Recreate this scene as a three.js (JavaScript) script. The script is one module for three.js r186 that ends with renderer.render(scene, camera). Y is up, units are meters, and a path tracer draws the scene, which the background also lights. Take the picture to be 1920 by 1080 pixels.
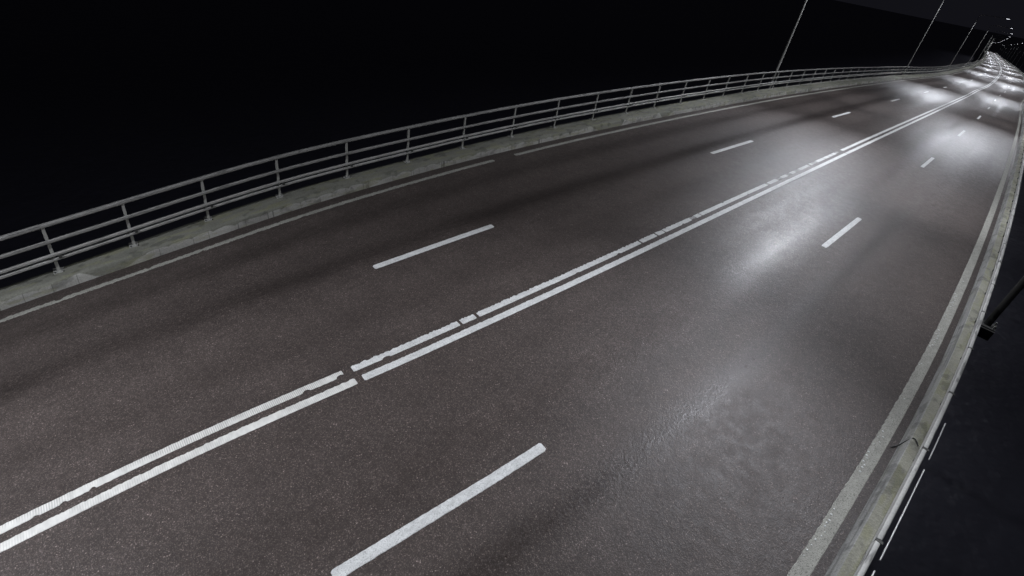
import * as THREE from 'three';
import { mergeGeometries } from 'three/addons/utils/BufferGeometryUtils.js';

// ------------------------------------------------------------------ camera, sky, exposure
const scene = new THREE.Scene();
const camera = new THREE.PerspectiveCamera(57.86, 16 / 9, 0.1, 4000);
{
  const R = [[0.61632, 0.15808, 0.77146], [-0.52398, 0.81363, 0.25188], [-0.58787, -0.55947, 0.58429]];
  const v = ([x, y, s], k = 1) => new THREE.Vector3(x * k, y * k, -s * k);
  camera.quaternion.setFromRotationMatrix(new THREE.Matrix4().makeBasis(v(R[0]), v(R[1]), v(R[2], -1)));
  camera.position.set(0, 5.46, 0);
}
const skyTex = (() => {                                    // an even, almost black overcast night sky
  const w = 64, h = 32, a = new Float32Array(w * h * 4);
  for (let i = 0; i < w * h; i++) a.set([0.0055, 0.0055, 0.0076, 1], i * 4);
  const t = new THREE.DataTexture(a, w, h, THREE.RGBAFormat, THREE.FloatType);
  t.mapping = THREE.EquirectangularReflectionMapping; t.magFilter = t.minFilter = THREE.LinearFilter; t.needsUpdate = true;
  return t;
})();
scene.background = skyTex; scene.environment = skyTex;
const renderer = new THREE.WebGLRenderer({ antialias: true });
renderer.toneMapping = THREE.LinearToneMapping;
renderer.toneMappingExposure = 1.04;
renderer.shadowMap.enabled = true;
const LAMP = { candela: 260, throwCandela: 800, height: 10.2, angle: 1.31, color: new THREE.Color(0.935, 0.965, 1.05) };

// ------------------------------------------------------------------ random numbers and noise
function rng(seed) { let s = seed >>> 0; return () => { s = (s + 0x6D2B79F5) >>> 0; let t = Math.imul(s ^ (s >>> 15), 1 | s); t = (t + Math.imul(t ^ (t >>> 7), 61 | t)) ^ t; return ((t ^ (t >>> 14)) >>> 0) / 4294967296; }; }
function hash(x, y, k) { let h = Math.imul(x, 374761393) ^ Math.imul(y, 668265263) ^ Math.imul(k, 1274126177); h = Math.imul(h ^ (h >>> 13), 1274126177); return ((h ^ (h >>> 16)) >>> 0) / 4294967296; }
const md = (a, n) => ((a % n) + n) % n;
function vnoise(x, y, px = 1e6, py = 1e6, k = 1) {           // value noise that repeats every px, py cells
  const i = Math.floor(x), j = Math.floor(y); let u = x - i, v = y - j; u = u * u * (3 - 2 * u); v = v * v * (3 - 2 * v);
  const a = md(i, px), b = md(i + 1, px), c = md(j, py), d = md(j + 1, py);
  return (hash(a, c, k) * (1 - u) + hash(b, c, k) * u) * (1 - v) + (hash(a, d, k) * (1 - u) + hash(b, d, k) * u) * v;
}
function fbm(x, y, px, py, oct, k = 1) { let s = 0, a = 0.5, t = 0; for (let o = 0; o < oct; o++) { s += a * vnoise(x, y, px, py, k + o * 17); t += a; x *= 2; y *= 2; px *= 2; py *= 2; a *= 0.5; } return s / t; }
const clamp = (x, a = 0, b = 1) => Math.min(b, Math.max(a, x));
const smooth = (a, b, x) => { const t = clamp((x - a) / (b - a)); return t * t * (3 - 2 * t); };
function texture(w, h, fill, srgb = false, rx = 1, ry = 1) {
  const a = new Uint8Array(w * h * 4);
  for (let j = 0; j < h; j++) for (let i = 0; i < w; i++) {
    const c = fill(i / w, j / h, i, j), o = (j * w + i) * 4;
    for (let k = 0; k < 3; k++) { let v = Array.isArray(c) ? c[k] : c; if (srgb) v = v <= 0.0031308 ? 12.92 * v : 1.055 * Math.pow(Math.max(v, 0), 1 / 2.4) - 0.055; a[o + k] = Math.round(255 * clamp(v)); }
    a[o + 3] = 255;
  }
  const t = new THREE.DataTexture(a, w, h); t.wrapS = t.wrapT = THREE.RepeatWrapping; t.magFilter = t.minFilter = THREE.LinearFilter;
  if (srgb) t.colorSpace = THREE.SRGBColorSpace;
  t.repeat.set(rx, ry); t.needsUpdate = true; return t;
}

// ------------------------------------------------------------------ the line of the bridge: station S (metres ahead), offset d (metres right of the middle), height h over the deck
const KS = [-30, -8, 0, 4, 8, 12, 16, 20, 24, 28, 34, 42.8, 53.2, 66.7, 82.7, 98.8, 122, 140, 168, 230, 330, 480, 700, 1000];
const XC = [-4.64, -4.923, -5.2698, -5.5045, -5.7827, -6.1067, -6.4814, -6.9042, -7.3674, -7.8615, -8.6424, -9.8364, -11.2787, -13.1606, -15.4103, -17.6842, -20.55, -23.05, -27.2, -37.1, -54.8, -83.2, -125.6, -186.4];
const YC = [-6.2, -2.5657, -1.3476, -0.8796, -0.5207, -0.2724, -0.1233, -0.057, -0.0567, -0.1059, -0.2435, -0.5271, -0.9147, -1.442, -2.0772, -2.7539, -3.47, -3.95, -4.72, -6.5, -9.35, -13.64, -19.6, -25.9];
const WC = [0.926, 0.926, 0.9686, 0.9986, 1.0026, 0.9967, 0.9835, 0.9722, 0.9656, 0.9633, 0.9658, 0.9763, 0.9914, 1.0054, 1.0081, 1.0029, 1, 1, 1, 1, 1, 1, 1, 1];
const BC = [0.0193, 0.0193, 0.0153, 0.0063, 0.0024, 0.0019, 0.0008, -0.0016, -0.0043, -0.0071, -0.0103, -0.0118, -0.0137, -0.0149, -0.0189, -0.0167, -0.012, -0.012, -0.012, -0.012, -0.012, -0.012, -0.012, -0.012];
const DC = [-0.504, -0.504, -0.4657, -0.1201, 0.1024, 0.225, 0.3149, 0.3846, 0.4382, 0.4817, 0.5384, 0.5993, 0.6587, 0.7076, 0.7734, 0.6995, 0.65, 0.6, 0.5, 0.3, 0.1, 0, 0, 0];
function spline(K, V) {
  const n = K.length, m = new Array(n), d = []; for (let i = 0; i < n - 1; i++) d.push((V[i + 1] - V[i]) / (K[i + 1] - K[i]));
  m[0] = d[0]; m[n - 1] = d[n - 2];
  for (let i = 1; i < n - 1; i++) { const a = K[i] - K[i - 1], b = K[i + 1] - K[i]; m[i] = (d[i - 1] * b + d[i] * a) / (a + b); }
  return (S) => {
    S = clamp(S, K[0], K[n - 1]); let i = 0; while (i < n - 2 && S >= K[i + 1]) i++;
    const h = K[i + 1] - K[i], t = (S - K[i]) / h, t2 = t * t, t3 = t2 * t;
    return (2 * t3 - 3 * t2 + 1) * V[i] + (t3 - 2 * t2 + t) * h * m[i] + (3 * t2 - 2 * t3) * V[i + 1] + (t3 - t2) * h * m[i + 1];
  };
}
const fx = spline(KS, XC), fy = spline(KS, YC), fw = spline(KS, WC), fb = spline(KS, BC), fd = spline(KS, DC);
function P(S, d, h = 0) {
  const cr = 0.026 * Math.max(0, 6.3 - Math.sqrt(d * d + 0.09)), e = d + fd(S) * Math.max(0, 1 - (d / 5.92) ** 2);
  return new THREE.Vector3(fx(S) + e * fw(S), fy(S) + cr + h + e * fb(S), -S);
}
const railD = spline([-30, -1, 2, 8, 15, 25, 40, 100, 1000], [-6.55, -6.6, -6.72, -6.7, -6.79, -6.9, -7.05, -7.1, -7.1]);   // the left railing's line
const heading = (S) => { const a = P(S - 0.5, 0), b = P(S + 0.5, 0); return Math.atan2(-(b.x - a.x), -(b.z - a.z)); };

function stations(a, b, near = 0.5, mid = 2, far = 10) { const o = [a]; let s = a; while (s < b) { s += s < 32 ? near : s < 120 ? mid : far; o.push(Math.min(s, b)); } return o; }
// a ruled skin over stations x profile; uv in metres
function skin(Ss, prof, { uvS = 1, uvD = 1, flip = false, color } = {}) {
  const pos = [], uv = [], idx = [], col = [];
  const p0 = typeof prof === 'function' ? prof(0) : prof, n = p0.length;
  for (const S of Ss) {
    const pr = typeof prof === 'function' ? prof(S) : prof; let run = 0;
    pr.forEach(([d, h], i) => {
      if (i) run += Math.hypot(d - pr[i - 1][0], h - pr[i - 1][1]);
      const p = P(S, d, h); pos.push(p.x, p.y, p.z); uv.push((uvD === 'run' ? run : d) * (uvD === 'run' ? 1 : uvD), S * uvS);
      if (color) col.push(...color(S, d));
    });
  }
  for (let j = 0; j < Ss.length - 1; j++) for (let i = 0; i < n - 1; i++) {
    const a = j * n + i, b = a + 1, c = a + n, d = c + 1;
    if (flip) idx.push(a, c, b, b, c, d); else idx.push(a, b, c, b, d, c);
  }
  const g = new THREE.BufferGeometry();
  g.setAttribute('position', new THREE.Float32BufferAttribute(pos, 3)); g.setAttribute('uv', new THREE.Float32BufferAttribute(uv, 2));
  if (color) g.setAttribute('color', new THREE.Float32BufferAttribute(col, 3));
  g.setIndex(idx); g.computeVertexNormals(); return g;
}
// a bar with a rounded section swept along the bridge, closed at both ends
function bar(Ss, dF, h, wd, ht, sides = 10) {
  const pos = [], uv = [], idx = [], sec = [];
  for (let k = 0; k < sides; k++) { const a = 2 * Math.PI * (k + 0.5) / sides, c = Math.cos(a), s = Math.sin(a); const q = 0.55; sec.push([Math.sign(c) * Math.abs(c) ** q * wd / 2, Math.sign(s) * Math.abs(s) ** q * ht / 2]); }
  for (const S of Ss) {
    const p = P(S, typeof dF === 'function' ? dF(S) : dF, h), a = heading(S), cx = Math.cos(a), cz = -Math.sin(a);
    sec.forEach(([x, y], k) => { pos.push(p.x + x * cx, p.y + y, p.z + x * cz); uv.push(k / sides * 0.25, S); });
  }
  const n = sides;
  for (let j = 0; j < Ss.length - 1; j++) for (let k = 0; k < n; k++) { const a = j * n + k, b = j * n + (k + 1) % n; idx.push(a, b, a + n, b, b + n, a + n); }
  for (const [j, f] of [[0, 1], [Ss.length - 1, -1]]) for (let k = 1; k < n - 1; k++) { const a = j * n; if (f > 0) idx.push(a, a + k + 1, a + k); else idx.push(a, a + k, a + k + 1); }
  const g = new THREE.BufferGeometry();
  g.setAttribute('position', new THREE.Float32BufferAttribute(pos, 3)); g.setAttribute('uv', new THREE.Float32BufferAttribute(uv, 2)); g.setIndex(idx); g.computeVertexNormals(); return g;
}

// ------------------------------------------------------------------ names
const taken = {};
function numbered(n) { const k = taken[n] ?? 0; taken[n] = k + 1; return k ? `${n}_${String(k).padStart(3, '0')}` : n; }
function mesh(name, g, m, parent, pos) { const o = new THREE.Mesh(g, m); o.name = name; o.castShadow = o.receiveShadow = true; if (pos) o.position.copy(pos); parent.add(o); return o; }
function structure(name, g, m) { const o = mesh(name, g, m, scene); o.userData = { kind: 'structure' }; return o; }
function tag(o, label, category, group) { o.userData = { label, category }; if (group) o.userData.group = group; return o; }

// ------------------------------------------------------------------ materials
const stoneRnd = rng(7);
const AGG = 1024, aggH = new Float32Array(AGG * AGG), aggT = new Float32Array(AGG * AGG);
{                                                          // aggregate stones set in bitumen: one tile is 2.4 m
  for (let k = 0; k < 42000; k++) {
    const cx = stoneRnd() * AGG, cy = stoneRnd() * AGG, r = 1.1 + 3.4 * stoneRnd() ** 2.2, hgt = 0.35 + 0.65 * stoneRnd(), tone = stoneRnd(), e = 0.65 + 0.7 * stoneRnd(), ro = stoneRnd() * Math.PI, c = Math.cos(ro), s = Math.sin(ro), R = Math.ceil(r * 1.6);
    for (let y = -R; y <= R; y++) for (let x = -R; x <= R; x++) {
      const u = (x * c + y * s) * e, v = (-x * s + y * c) / e, q = (u * u + v * v) / (r * r); if (q > 1) continue;
      const o = md(Math.floor(cy) + y, AGG) * AGG + md(Math.floor(cx) + x, AGG), z = hgt * (1 - q * q);
      if (z > aggH[o]) { aggH[o] = z; aggT[o] = tone; }
    }
  }
}
const asphaltMap = texture(AGG, AGG, (u, v, i, j) => {
  const o = j * AGG + i, t = aggT[o], hh = aggH[o], patch = fbm(u * 40, v * 40, 40, 40, 3, 3), big = fbm(u * 6, v * 6, 6, 6, 3, 9);
  let a = 0.045 + hh * (0.02 + 0.1 * t * t); if (t > 0.955 && hh > 0.4) a += 0.09 * hh; a *= 0.8 + 0.4 * patch; a *= 0.86 + 0.28 * big;
  const warm = 0.06 * (hash(i >> 2, j >> 2, 5) - 0.4) + 0.05;
  return [a * (1.15 + warm), a * 0.985, a * (0.91 - warm * 0.4)];
}, true, 1 / 2.4, 1 / 2.4);
const asphaltBump = texture(AGG, AGG, (u, v, i, j) => clamp(0.4 * aggH[j * AGG + i] + 0.6 * fbm(u * 64, v * 64, 64, 64, 2, 21)), false, 1 / 2.4, 1 / 2.4);
// worn wheel paths and seams, as offsets from the middle: [offset, half width, darkness, polish]
const TRACKS = [[-5.0, 0.32, 0.26, 0.1], [-3.35, 0.36, 0.4, 0.14], [-1.6, 0.4, 0.14, 0.06], [0.75, 0.3, 0.08, 0.03], [1.85, 0.5, 0.02, 0.13], [3.42, 0.26, 0.28, 0.16, 24], [4.8, 0.7, 0.02, -0.05]];
const trackAt = (d, S, k) => TRACKS.reduce((s, t) => { const x = (d - t[0] - 0.1 * (vnoise(S * 0.16, t[0], 1e6, 1e6, 4) - 0.5)) / t[1]; return s + t[k] * (t[4] ? 1 - smooth(t[4] - 8, t[4], S) : 1) * Math.exp(-x * x) * (0.7 + 0.6 * vnoise(S * 0.35, t[0] * 3, 1e6, 1e6, 8)); }, 0);
const RL = 64;                                             // metres of road that the polish map holds
const asphaltRough = texture(512, 2048, (u, v) => {
  const d = (u - 0.5) * 14, S = v * RL;
  const n = fbm(u * 120, v * 512, 120, 512, 3, 41), l = fbm(u * 40, v * 14, 40, 14, 3, 51), b = fbm(u * 9, v * 20, 9, 20, 3, 61);
  const r = 0.5 - trackAt(d, S, 3) * 1.0 + 0.16 * (n - 0.5) + 0.05 * (l - 0.5) + 0.02 * (b - 0.5);
  return [0, clamp(r, 0.22, 0.95), 0];
}, false, 1 / 14, 1 / RL);
asphaltRough.offset.set(0.5, 0);
const M = {};
M.asphalt = new THREE.MeshPhysicalMaterial({ map: asphaltMap, bumpMap: asphaltBump, bumpScale: 0.004, roughnessMap: asphaltRough, roughness: 1, vertexColors: true, ior: 1.5, specularIntensity: 0.47 });
const grain = (seed, lo, hi, cells = 64) => texture(256, 256, (u, v) => { const n = fbm(u * cells, v * cells, cells, cells, 4, seed); const a = lo + (hi - lo) * n; return [a, a, a]; });
const paintMap = (tint, seed, dirt) => texture(512, 1024, (u, v, i, j) => {          // 0.5 m x 4 m of road paint
  const n = fbm(u * 40, v * 320, 40, 320, 3, seed), p = fbm(u * 8, v * 40, 8, 40, 4, seed + 5), worn = smooth(0.62, 0.8, fbm(u * 60, v * 480, 60, 480, 2, seed + 9)) * dirt;
  const a = (0.68 + 0.32 * p) * (0.86 + 0.28 * (n - 0.5)) * (1 - 0.75 * worn);
  return tint.map((c) => c * a);
}, true, 2, 0.25);
M.paint = new THREE.MeshStandardMaterial({ map: paintMap([0.85, 0.86, 0.84], 71, 0.6), roughness: 0.62, bumpMap: grain(5, 0, 1), bumpScale: 0.0015 });
M.wornPaint = new THREE.MeshStandardMaterial({ map: paintMap([0.5, 0.5, 0.48], 91, 1), roughness: 0.75 });
M.oldPaint = new THREE.MeshStandardMaterial({ map: paintMap([0.43, 0.425, 0.375], 81, 1), roughness: 0.8, bumpMap: grain(6, 0, 1), bumpScale: 0.003 });
const ribMap = (depth, seed) => texture(32, 2048, (u, v) => {                      // profiled paint: cross ribs, worn bright on top
  const S = v * 4, w = S / 0.027 + 0.25 * fbm(u * 4, v * 64, 4, 64, 2, seed), f = Math.abs((w % 1) - 0.5) * 2, p = fbm(u * 4, v * 60, 4, 60, 4, seed + 10), fill = fbm(u * 2, v * 9, 2, 9, 2, seed + 20);
  const r = smooth(0.45, 0.75, f) * smooth(0.3, 0.55, fill), a = (0.5 + 0.26 * p) * (1 - depth * r);
  return [a, a * 0.99, a * 0.93];
}, true, 2, 0.25);
const ribL = ribMap(0.34, 5), ribR = ribMap(0.14, 6);
M.ribPaint = new THREE.MeshStandardMaterial({ map: ribL, roughness: 0.66, bumpMap: ribL, bumpScale: 0.0015 });
M.faintRibPaint = new THREE.MeshStandardMaterial({ map: ribR, roughness: 0.66, bumpMap: ribR, bumpScale: 0.001 });
const kerbMap = (seed, patchy) => texture(256, 2048, (u, v) => {                    // u: 0.9 m round the section, v: 20 m along it
  const r = u * 0.9, S = v * 20, bite = Math.abs(Math.sin(S * 2.2 * Math.PI + 3 * fbm(S * 0.6, 4, 12, 9, 2, seed + 2)));
  const edge = 0.12 + 0.13 * (fbm(S * 0.8, 3, 16, 9, 3, seed) - 0.35) + 0.055 * Math.sqrt(bite) + 0.02 * (vnoise(S * 9, 7, 180, 9, seed + 3) - 0.5);
  const n = fbm(u * 60, v * 1300, 60, 1300, 3, seed + 5), big = fbm(u * 5, v * 30, 5, 30, 4, seed + 7), lich = smooth(0.5, 0.7, fbm(u * 10, v * 60, 10, 60, 4, seed + 9)), stain = smooth(0.55, 0.75, fbm(u * 6, v * 90, 6, 90, 3, seed + 13));
  let c = patchy || r > 0.235 ? (patchy ? [0.19, 0.19, 0.158] : [0.25, 0.246, 0.2]) : [0.31, 0.31, 0.295]; c = c.map((x) => x * (0.72 + 0.55 * big));
  if (!patchy && r < 0.235) { const st = smooth(0.48, 0.68, fbm(u * 30, v * 26, 30, 26, 3, seed + 40)); c = c.map((x) => x * (1 - 0.35 * st)); }
  const lim = edge * smooth(0.12, 0.3, vnoise(S * 0.55, 1, 11, 9, seed + 21)), on = patchy && r < lim ? smooth(0, 0.008, lim - r) : 0, pl = 0.85 + 0.3 * vnoise(S * 2.3, 5, 46, 9, seed + 31);
  c = c.map((x, k) => x * (1 - on) + [0.35, 0.345, 0.315][k] * pl * on);
  if (on && Math.abs((S * 2.2 + vnoise(S * 6, 2, 120, 9, seed) * 0.8) % 1 - 0.5) < 0.016) c = c.map((x) => x * 0.45);
  const g = lich * (patchy || r > 0.235 ? 0.45 : 0.15); c = c.map((x, k) => x * (1 - g) + [0.22, 0.22, 0.12][k] * g);
  return c.map((x) => x * (1 - 0.35 * stain) * (0.75 + 0.5 * n));
}, true, 1 / 0.9, 1 / 20);
const kerbBump = texture(256, 2048, (u, v) => 0.6 * fbm(u * 50, v * 1100, 50, 1100, 3, 91) + 0.4 * fbm(u * 12, v * 260, 12, 260, 3, 95), false, 1 / 0.9, 1 / 20);
M.kerbLeft = new THREE.MeshStandardMaterial({ map: kerbMap(111, true), bumpMap: kerbBump, bumpScale: 0.012, roughness: 0.9 });
M.kerbRight = new THREE.MeshStandardMaterial({ map: kerbMap(151, false), bumpMap: kerbBump, bumpScale: 0.012, roughness: 0.9 });
M.concrete = new THREE.MeshStandardMaterial({ color: new THREE.Color().setRGB(0.22, 0.22, 0.2), roughness: 0.92, bumpMap: kerbBump, bumpScale: 0.01 });
const zincMap = (seed, lo, hi) => texture(128, 2048, (u, v) => { const n = fbm(u * 16, v * 900, 16, 900, 3, seed), p = fbm(u * 4, v * 90, 4, 90, 4, seed + 3), st = smooth(0.6, 0.76, fbm(u * 6, v * 60, 6, 60, 3, seed + 8)); const a = (lo + (hi - lo) * (0.5 * n + 0.5 * p)) * (1 - 0.5 * st); return [a, a * 0.995, a * 0.94]; }, true, 4, 1 / 18);
M.zinc = new THREE.MeshStandardMaterial({ map: zincMap(201, 0.28, 0.56), roughness: 0.62, metalness: 0.15 });
M.zincDirty = new THREE.MeshStandardMaterial({ map: zincMap(231, 0.16, 0.48), roughness: 0.7, metalness: 0.1 });
M.zincPlain = new THREE.MeshStandardMaterial({ color: new THREE.Color().setRGB(0.4, 0.4, 0.37), roughness: 0.6, metalness: 0.15 });
M.steelBright = new THREE.MeshStandardMaterial({ color: new THREE.Color().setRGB(0.5, 0.5, 0.49), roughness: 0.5, metalness: 0.3 });
M.darkSteel = new THREE.MeshStandardMaterial({ color: new THREE.Color().setRGB(0.06, 0.06, 0.055), roughness: 0.7, metalness: 0.2 });
M.mastPaint = new THREE.MeshStandardMaterial({ color: new THREE.Color().setRGB(0.36, 0.36, 0.34), roughness: 0.55, metalness: 0.2 });
M.mastDark = new THREE.MeshStandardMaterial({ color: new THREE.Color().setRGB(0.055, 0.055, 0.052), roughness: 0.6, metalness: 0.2 });
M.rubber = new THREE.MeshStandardMaterial({ color: new THREE.Color().setRGB(0.025, 0.025, 0.025), roughness: 0.8 });
M.lens = new THREE.MeshStandardMaterial({ color: new THREE.Color().setRGB(0.8, 0.8, 0.8), emissive: LAMP.color, emissiveIntensity: 6, roughness: 0.4 });
const waveMap = texture(512, 512, (u, v) => 0.6 * fbm(u * 14, v * 14, 14, 14, 4, 301) + 0.4 * fbm(u * 40, v * 30, 40, 30, 3, 305), false, 1 / 40, 1 / 40);
M.sea = new THREE.MeshPhysicalMaterial({ color: new THREE.Color().setRGB(0.09, 0.09, 0.115), roughness: 0.5, bumpMap: waveMap, bumpScale: 0.35, ior: 1.33 });

// ------------------------------------------------------------------ sea
{
  const g = new THREE.PlaneGeometry(6000, 6000, 4, 4); g.rotateX(-Math.PI / 2);
  const uv = g.attributes.uv; for (let i = 0; i < uv.count; i++) uv.setXY(i, uv.getX(i) * 6000, uv.getY(i) * 6000);
  structure('sea', g, M.sea).position.set(0, -34, -900);
}
// ------------------------------------------------------------------ deck, road, kerbs
const Sall = stations(-26, 1000, 0.5, 2, 10);
{
  const dk = skin(Sall, (S) => { const l = railD(S) - 0.1; return [[6.38, -0.06], [6.38, -0.5], [4.2, -0.75], [3.4, -2.6], [-3.8, -2.6], [-4.6, -0.75], [l, -0.5], [l, -0.06], [-6.2, -0.05], [0, -0.03], [6.1, -0.05], [6.38, -0.06]]; }, { uvD: 'run' });
  structure('bridge_deck', dk, M.concrete);
}
const roadD = []; for (let d = -6.32; d < 6.3; d += 0.2) roadD.push([d, 0]); roadD.push([6.3, 0]);
const road = structure('road', skin(stations(-26, 1000, 0.25, 1, 10), roadD, {
  color: (S, d) => {
    const long = fbm(d * 2.2 + 40, S * 0.06 + 40, 1e6, 1e6, 4, 77), pt = fbm(d * 0.5 + 9, S * 0.35 + 70, 1e6, 1e6, 4, 79), gut = smooth(5.98, 6.1, Math.abs(d)) * 0.18;
    const t = (1 - trackAt(d, S, 2)) * (0.86 + 0.28 * long) * (0.9 + 0.2 * pt) * (1 - gut);
    return [t, t, t];
  },
}), M.asphalt);

const rnd = rng(4242);
// a painted strip with real thickness: notches are [S, half length, depth, side]; rag = raggedness of each edge
function strip(S0, S1, dm, w, { rag = [0.004, 0.004], notch = [], step = 0.05, th = 0.003, round = 0.02, freq = 22 } = {}) {
  const Ss = []; const n = Math.max(2, Math.ceil((S1 - S0) / step)); for (let i = 0; i <= n; i++) Ss.push(S0 + (S1 - S0) * i / n);
  const k = Math.floor(rnd() * 1e5), pos = [], uv = [], idx = [];
  for (const S of Ss) {
    const e = Math.min(S - S0, S1 - S), rd = e < round ? (round - e) * 0.7 : 0;
    let a = dm - w / 2 + rd - rag[0] * (fbm(S * freq, k, 1e6, 1e6, 3, 3) - 0.55) * 2, b = dm + w / 2 - rd + rag[1] * (fbm(S * freq, k + 50, 1e6, 1e6, 3, 3) - 0.55) * 2;
    for (const [ns, nl, nd, side] of notch) { const x = Math.abs(S - ns) / nl; if (x < 1) { const q = nd * (1 - x * x * 0.6); if (side > 0) b -= q; else a += q; } }
    if (b < a + 0.01) b = a + 0.01;
    const lift = 0.0035;
    for (const [d, h] of [[a - 0.002, -0.004], [a, th * 0.7], [a + 0.008, th], [(a + b) / 2, th], [b - 0.008, th], [b, th * 0.7], [b + 0.002, -0.004]]) { const p = P(S, d, h + lift); pos.push(p.x, p.y, p.z); uv.push(d, S); }
  }
  const m = 7;
  for (let j = 0; j < Ss.length - 1; j++) for (let i = 0; i < m - 1; i++) { const a = j * m + i; idx.push(a, a + 1, a + m, a + 1, a + m + 1, a + m); }
  for (const [j, f] of [[0, 1], [Ss.length - 1, 0]]) for (let i = 1; i < m - 1; i++) { const a = j * m; if (f) idx.push(a, a + i + 1, a + i); else idx.push(a, a + i, a + i + 1); }
  const g = new THREE.BufferGeometry(); g.setAttribute('position', new THREE.Float32BufferAttribute(pos, 3)); g.setAttribute('uv', new THREE.Float32BufferAttribute(uv, 2)); g.setIndex(idx); g.computeVertexNormals(); return g;
}
const fine = (S) => S < 12 ? 0.03 : S < 30 ? 0.06 : S < 60 ? 0.2 : S < 140 ? 1 : 5;
// broken lane lines
const DL = [[-9.6, -6.5], [4.27, 7.44], [17.85, 21.32], [32.43, 36.22], [49.45, 53.3], [68.0, 71.3], [86.06, 90.1], [105.3, 109.3], [126, 130.5], [150, 155], [177, 182], [206, 212], [238, 244]];
const DR = [[-12, -9], [1.1, 4.31], [14.69, 17.88], [27.84, 30.91], [41.55, 45.4], [56.77, 60.6], [71.48, 74.93], [89.5, 93], [105, 108.6], [118, 122], [138, 142.5], [162, 167], [190, 195.5], [222, 228]];
for (const [dm, list] of [[-2.86, DL], [2.56, DR]]) for (const [a, b] of list) mesh('lane_dash', strip(a, b, dm, 0.15, { rag: [0.006, 0.006], step: fine(a), round: 0.03 }), M.paint, road);
// the double middle line: left one chipped and broken, right one nearly whole
const CL = [[-26, 2.5], [2.66, 4.73], [4.79, 5.1], [5.17, 10.06], [10.12, 10.72], [10.78, 11.06], [11.1, 12.33], [12.58, 12.82], [12.86, 17.05], [17.2, 17.9], [18.25, 18.75], [19.1, 19.5], [19.9, 20.85], [21.02, 21.2], [21.75, 22.6], [22.68, 23.2], [23.28, 23.6], [23.68, 24.1], [25.0, 60], [60, 1000]];
const CLn = [[1.89, 0.05, 0.05, 1], [2.44, 0.07, 0.06, 1], [3.24, 0.07, 0.035, 1], [-1.21, 0.03, 0.035, 1], [-0.9, 0.035, 0.04, 1], [-1.5, 0.025, 0.03, 1], [7.8, 0.05, 0.02, 1], [9.2, 0.06, 0.03, 1], [11.9, 0.05, 0.03, 1], [14.2, 0.06, 0.03, -1], [15.6, 0.04, 0.05, 1]];
for (const [a, b] of CL) mesh('centre_line', strip(a, b, -0.345, 0.135, { freq: 40, rag: a > 2.6 && a < 12 ? [0.028, 0.006] : [0.008, 0.006], notch: CLn, step: a < 2.6 || b < 30 ? 0.022 : a < 60 ? 0.2 : 4, round: 0.01 }), a < 2.6 ? M.ribPaint : M.paint, road);
for (const [a, b] of [[-26, 2.6], [2.72, 24.7], [24.78, 60], [60, 1000]]) mesh('centre_line', strip(a, b, -0.065, 0.14, { freq: 40, rag: [0.014, 0.004], step: b < 30 ? 0.025 : a < 60 ? 0.2 : 4, round: 0.015 }), b < 3 ? M.faintRibPaint : M.paint, road);
// grey remains of paint in the gaps
for (const [a, b] of [[12.35, 12.56], [17.07, 17.18], [17.92, 18.22], [18.78, 19.07], [19.53, 19.87], [21.22, 21.7], [24.14, 24.5]]) mesh('worn_paint', strip(a, b, -0.345, 0.1, { rag: [0.04, 0.04], step: 0.03, th: 0.002 }), M.wornPaint, road);
// edge lines
for (const [a, b] of [[-26, 9.9], [10.78, 60], [60, 1000]]) mesh('edge_line', strip(a, b, -5.87, 0.13, { rag: a < 0 ? [0.03, 0.03] : [0.016, 0.016], freq: 45, step: a < 30 ? 0.025 : 3, notch: [[-0.9, 0.06, 0.06, -1], [0.6, 0.05, 0.05, -1], [3.9, 0.06, 0.03, 1], [1.6, 0.04, 0.05, 1]] }), M.oldPaint, road);
for (const [a, b] of [[-26, 60], [60, 1000]]) mesh('edge_line', strip(a, b, 5.875, 0.2, { rag: [0.012, 0.004], step: a < 30 ? 0.03 : 3 }), M.oldPaint, road);
{                                                          // white beads left in the right edge line, too small to tell apart
  const gs = []; const r = rng(99); let S = 4.8;
  while (S < 16) { S += r() < 0.2 ? 0.35 + r() : 0.05 + 0.09 * r(); const s = 0.008 + 0.012 * r(), g = new THREE.IcosahedronGeometry(s, 0); g.scale(1, 0.35, 1.3); const p = P(S, 5.80 + 0.07 * r(), 0.0095); g.translate(p.x, p.y, p.z); gs.push(g); }
  const o = mesh('paint_flecks', mergeGeometries(gs), M.paint, road); o.userData.kind = 'stuff';
}
const kerbL = structure('kerb_left', skin(Sall, (S) => { const o = railD(S) - 0.12; return [[-6.24, -0.02], [-6.26, 0.1], [-6.275, 0.165], [-6.3, 0.195], [-6.34, 0.21], [-6.5, 0.216], [o + 0.03, 0.215], [o, 0.19], [o - 0.002, -0.56]]; }, { uvD: 'run', flip: true }), M.kerbLeft);
const kerbR = structure('kerb_right', skin(Sall, [[6.095, -0.02], [6.13, 0.09], [6.165, 0.182], [6.172, 0.194], [6.182, 0.2], [6.3, 0.204], [6.385, 0.2], [6.4, 0.18], [6.402, -0.56]], { uvD: 'run' }), M.kerbRight);
{                                                          // a strip of joint sealant lying in a curl over the right kerb
  const pts = [[9.05, 6.02, 0.012], [9.2, 6.1, 0.03], [9.27, 6.15, 0.14], [9.32, 6.2, 0.212], [9.28, 6.25, 0.217], [9.2, 6.29, 0.217]].map((a) => P(...a));
  mesh('joint_sealant', new THREE.TubeGeometry(new THREE.CatmullRomCurve3(pts), 24, 0.009, 6), M.rubber, kerbR);
}

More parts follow.
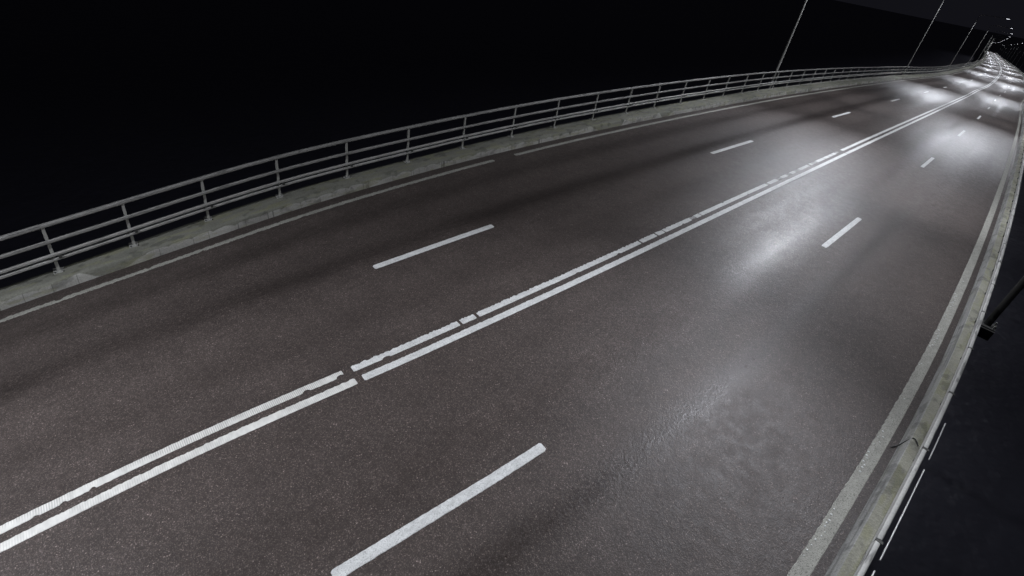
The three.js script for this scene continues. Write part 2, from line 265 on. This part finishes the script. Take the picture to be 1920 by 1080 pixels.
// ------------------------------------------------------------------ left railing
{
  const rail = tag(new THREE.Group(), 'long galvanised tube railing on the concrete kerb along the far left side', 'railing'); rail.name = numbered('bridge_railing'); scene.add(rail);
  const base = P(0, railD(0), 0); rail.position.copy(base);
  const shift = (g) => g.translate(-base.x, -base.y, -base.z);
  const Sr = stations(-12, 1000, 0.5, 2, 10), inner = (S) => railD(S) + 0.055;
  mesh('top_rail', shift(bar(Sr, railD, 1.2, 0.085, 0.075)), M.zincDirty, rail);
  mesh('middle_rail', shift(bar(Sr, inner, 0.885, 0.05, 0.07)), M.zincDirty, rail);
  mesh('lower_rail', shift(bar(Sr, inner, 0.6, 0.055, 0.062)), M.zinc, rail);
  mesh('lower_rail', shift(bar(Sr, inner, 0.5, 0.055, 0.062)), M.zinc, rail);
  const posts = [-4.0, -3.1, -2.0, -0.79, 0.5, 1.99, 3.64, 5.43, 7.27, 9.24, 11.3, 13.38, 15.54, 17.72, 19.83, 22.11, 24.46, 26.73, 29.2, 31.63, 34.25, 36.98, 39.8];
  let st = 2.85; while (posts[posts.length - 1] < 420) { posts.push(posts[posts.length - 1] + st); st = Math.min(4.0, st + 0.035); }
  const gPost = new THREE.BoxGeometry(0.042, 0.97, 0.052), gPlate = new THREE.BoxGeometry(0.2, 0.02, 0.18), gClamp = new THREE.BoxGeometry(0.035, 0.05, 0.05), gBolt = new THREE.CylinderGeometry(0.013, 0.013, 0.02, 6);
  const farG = [];
  for (const S of posts) {
    const p = P(S, railD(S), 0.21).sub(base);
    if (S > 130) { const g = gPost.clone(); g.translate(p.x, p.y + 0.475, p.z); farG.push(g); continue; }
    const o = mesh('post', gPost, M.zincPlain, rail); o.position.set(p.x, p.y + 0.475, p.z); o.rotation.y = heading(S);
    mesh('base_plate', gPlate, M.zincPlain, o, new THREE.Vector3(0, -0.47, 0));
    for (const [x, z] of [[0.075, 0.065], [0.075, -0.065]]) mesh('bolt', gBolt, M.darkSteel, o, new THREE.Vector3(x, -0.452, z));
    if (S < 60) for (const z of [-0.1, 0.06]) mesh('rail_clamp', gClamp, M.darkSteel, o, new THREE.Vector3(0.07, -0.135, z));
  }
  const f = mesh('far_posts', mergeGeometries(farG), M.zincPlain, rail); f.userData.kind = 'stuff';
}
// ------------------------------------------------------------------ right guard rail
{
  const rail = tag(new THREE.Group(), 'low double tube guard rail on the kerb along the right edge of the bridge', 'guard rail'); rail.name = numbered('guard_rail'); scene.add(rail);
  const base = P(4, 6.36, 0); rail.position.copy(base);
  const shift = (g) => g.translate(-base.x, -base.y, -base.z);
  const posts = [-3.9, -2.1, -0.3, 1.5, 3.2, 4.9, 6.65, 8.84, 10.64, 12.49, 14.38, 16.18, 17.97, 19.72, 21.53, 23.34]; while (posts[posts.length - 1] < 110) posts.push(posts[posts.length - 1] + 1.82);
  // each span of the upper tube ends just short of the next post
  for (let i = 0; i < posts.length - 1; i++) { const a = posts[i] + 0.035, b = posts[i + 1] - 0.035, n = 4; mesh('upper_tube', shift(bar(Array.from({ length: n + 1 }, (_, k) => a + (b - a) * k / n), 6.325, 0.47, 0.07, 0.065, 12)), M.zinc, rail); }
  mesh('lower_tube', shift(bar(stations(-12, 1000, 1, 2, 10), 6.32, 0.37, 0.055, 0.055)), M.zinc, rail);
  mesh('upper_tube', shift(bar(stations(posts[posts.length - 1] + 0.04, 1000, 1, 2, 10), 6.325, 0.47, 0.07, 0.065)), M.zincDirty, rail);
  const gPost = new THREE.BoxGeometry(0.04, 0.29, 0.05), gCap = new THREE.BoxGeometry(0.085, 0.045, 0.05);
  for (const S of posts) {
    const p = P(S, 6.335, 0.2).sub(base); const o = mesh('post', gPost, M.darkSteel, rail); o.position.set(p.x, p.y + 0.14, p.z); o.rotation.y = heading(S);
    mesh('clamp', gCap, M.darkSteel, o, new THREE.Vector3(0.0, 0.135, 0));
  }
  for (const [a, b] of [[3.4, 4.75], [5.05, 6.34], [6.54, 8.58], [8.86, 9.95]]) mesh('wire_rope', shift(bar(Array.from({ length: 9 }, (_, k) => a + (b - a) * k / 8), 6.452, 0.35, 0.018, 0.018, 8)), M.steelBright, rail);
}
// ------------------------------------------------------------------ lamp masts along the left side, each with its own light
const lamps = [
  ...[-48, -10.5, 34.25, 87, 136, 186, 237, 290, 344, 398, 452, 508, 565, 625, 690, 760, 830, 900].map((S) => [S, -1]),
  ...[-24, 15.5, 60, 111, 161, 211, 263, 317, 371, 425, 480, 536, 595, 657, 725, 795, 865].map((S) => [S, 1]),
];
const words = ['second', 'third', 'fourth', 'fifth', 'sixth', 'seventh', 'eighth', 'ninth', 'tenth', 'eleventh', 'twelfth', 'thirteenth', 'fourteenth', 'fifteenth', 'sixteenth'];
const mastG = (() => { const pts = []; for (let i = 0; i <= 12; i++) { const t = i / 12; pts.push(new THREE.Vector2(0.075 - 0.035 * t, t * LAMP.height)); } pts.push(new THREE.Vector2(0.001, LAMP.height)); return new THREE.LatheGeometry(pts, 14); })();
const ARMS = { left: 4.2, right: 2.7 };
const makeArm = (reach) => new THREE.TubeGeometry(new THREE.CatmullRomCurve3([new THREE.Vector3(0, LAMP.height - 0.15, 0), new THREE.Vector3(0.3, LAMP.height + 0.12, 0), new THREE.Vector3(reach * 0.45, LAMP.height + 0.24, 0), new THREE.Vector3(reach - 0.2, LAMP.height + 0.3, 0)]), 16, 0.035, 8);
const armGs = { left: makeArm(ARMS.left), right: makeArm(ARMS.right) };
const headG = (() => { const s = new THREE.Shape(); s.moveTo(-0.36, -0.12); s.lineTo(0.3, -0.16); s.quadraticCurveTo(0.42, -0.14, 0.42, 0); s.quadraticCurveTo(0.42, 0.14, 0.3, 0.16); s.lineTo(-0.36, 0.12); s.closePath(); const g = new THREE.ExtrudeGeometry(s, { depth: 0.07, bevelEnabled: true, bevelSize: 0.015, bevelThickness: 0.015, bevelSegments: 2 }); g.rotateX(-Math.PI / 2); return g; })();
const lensG = new THREE.BoxGeometry(0.5, 0.012, 0.2), plateG = new THREE.BoxGeometry(0.36, 0.03, 0.36), boltG = new THREE.CylinderGeometry(0.016, 0.016, 0.09, 8);
const consoleG = new THREE.BoxGeometry(0.5, 0.24, 0.44);
const count = { '-1': -2, 1: -1 };
for (const [S, side] of lamps) {
  const n = count[side]++, left = side < 0, where = left ? 'left railing' : 'right guard rail';
  const label = S < -20 ? `tall lamp mast beside the ${where}, far behind the camera` : n < 0 ? 'tall lamp mast left of the picture, at the near end of the railing'
    : !left && n === 0 ? 'dark lamp mast bolted outside the right kerb, rising out of the picture' : n === 0 ? 'grey lamp mast behind the left railing, nearest one in the picture'
      : n <= 7 ? `lamp mast along the ${where}, ${words[n - 1]} one from the camera` : `tiny far-off lamp mast along the ${where}, ${words[n - 1]} one from the camera`;
  const o = tag(new THREE.Group(), label, 'street lamp', `lamp masts along the ${where}`); o.name = numbered('street_lamp'); scene.add(o);
  const Sb = Math.max(S, -26), d = left ? railD(Sb) - 0.2 : 6.66, b = P(Sb, d, 0);
  if (S < -26) b.add(new THREE.Vector3(0, (S + 26) * 0.16, -(S + 26)));
  o.position.copy(b); o.rotation.y = heading(Math.max(S, -25)) + (left ? 0 : Math.PI);
  const ARM = left ? ARMS.left : ARMS.right, paint = left ? M.mastPaint : M.mastDark;
  mesh('mast', mastG, paint, o, new THREE.Vector3(0, -0.2, 0));
  mesh('arm', left ? armGs.left : armGs.right, paint, o, new THREE.Vector3(0, -0.2, 0));
  if (S < 62) {
    mesh('console', consoleG, left ? M.concrete : M.mastDark, o, new THREE.Vector3(0.06, -0.32, 0));
    mesh('foot_plate', plateG, paint, o, new THREE.Vector3(0, -0.185, 0));
    for (const [x, z] of [[0.13, 0.13], [0.13, -0.13], [-0.13, 0.13], [-0.13, -0.13]]) mesh('anchor_bolt', boltG, M.zincPlain, o, new THREE.Vector3(x, -0.13, z));
  }
  const hy = LAMP.height + 0.07;
  const head = mesh('lamp_head', headG, M.mastPaint, o, new THREE.Vector3(ARM, hy, 0));
  mesh('lens', lensG, M.lens, head, new THREE.Vector3(0.05, -0.024, 0));
  // road optics: an even wash below, and a beam thrown each way along the road
  for (const [cd, angle, soft, z] of [[LAMP.candela, LAMP.angle, 0.12, 0], [LAMP.throwCandela, 0.53, 1, 14], [LAMP.throwCandela, 0.53, 1, -14]]) {
    const l = new THREE.SpotLight(LAMP.color, cd, 0, angle, soft, 2); l.name = 'light'; l.castShadow = true; l.shadow.radius = 7; l.position.set(ARM + 0.05, hy - 0.05, 0);
    const t = new THREE.Object3D(); t.name = 'light_aim'; t.position.set(ARM + 0.05 + (z ? 1.5 : 0), -1, z); o.add(l, t); l.target = t;
  }
}
renderer.render(scene, camera);
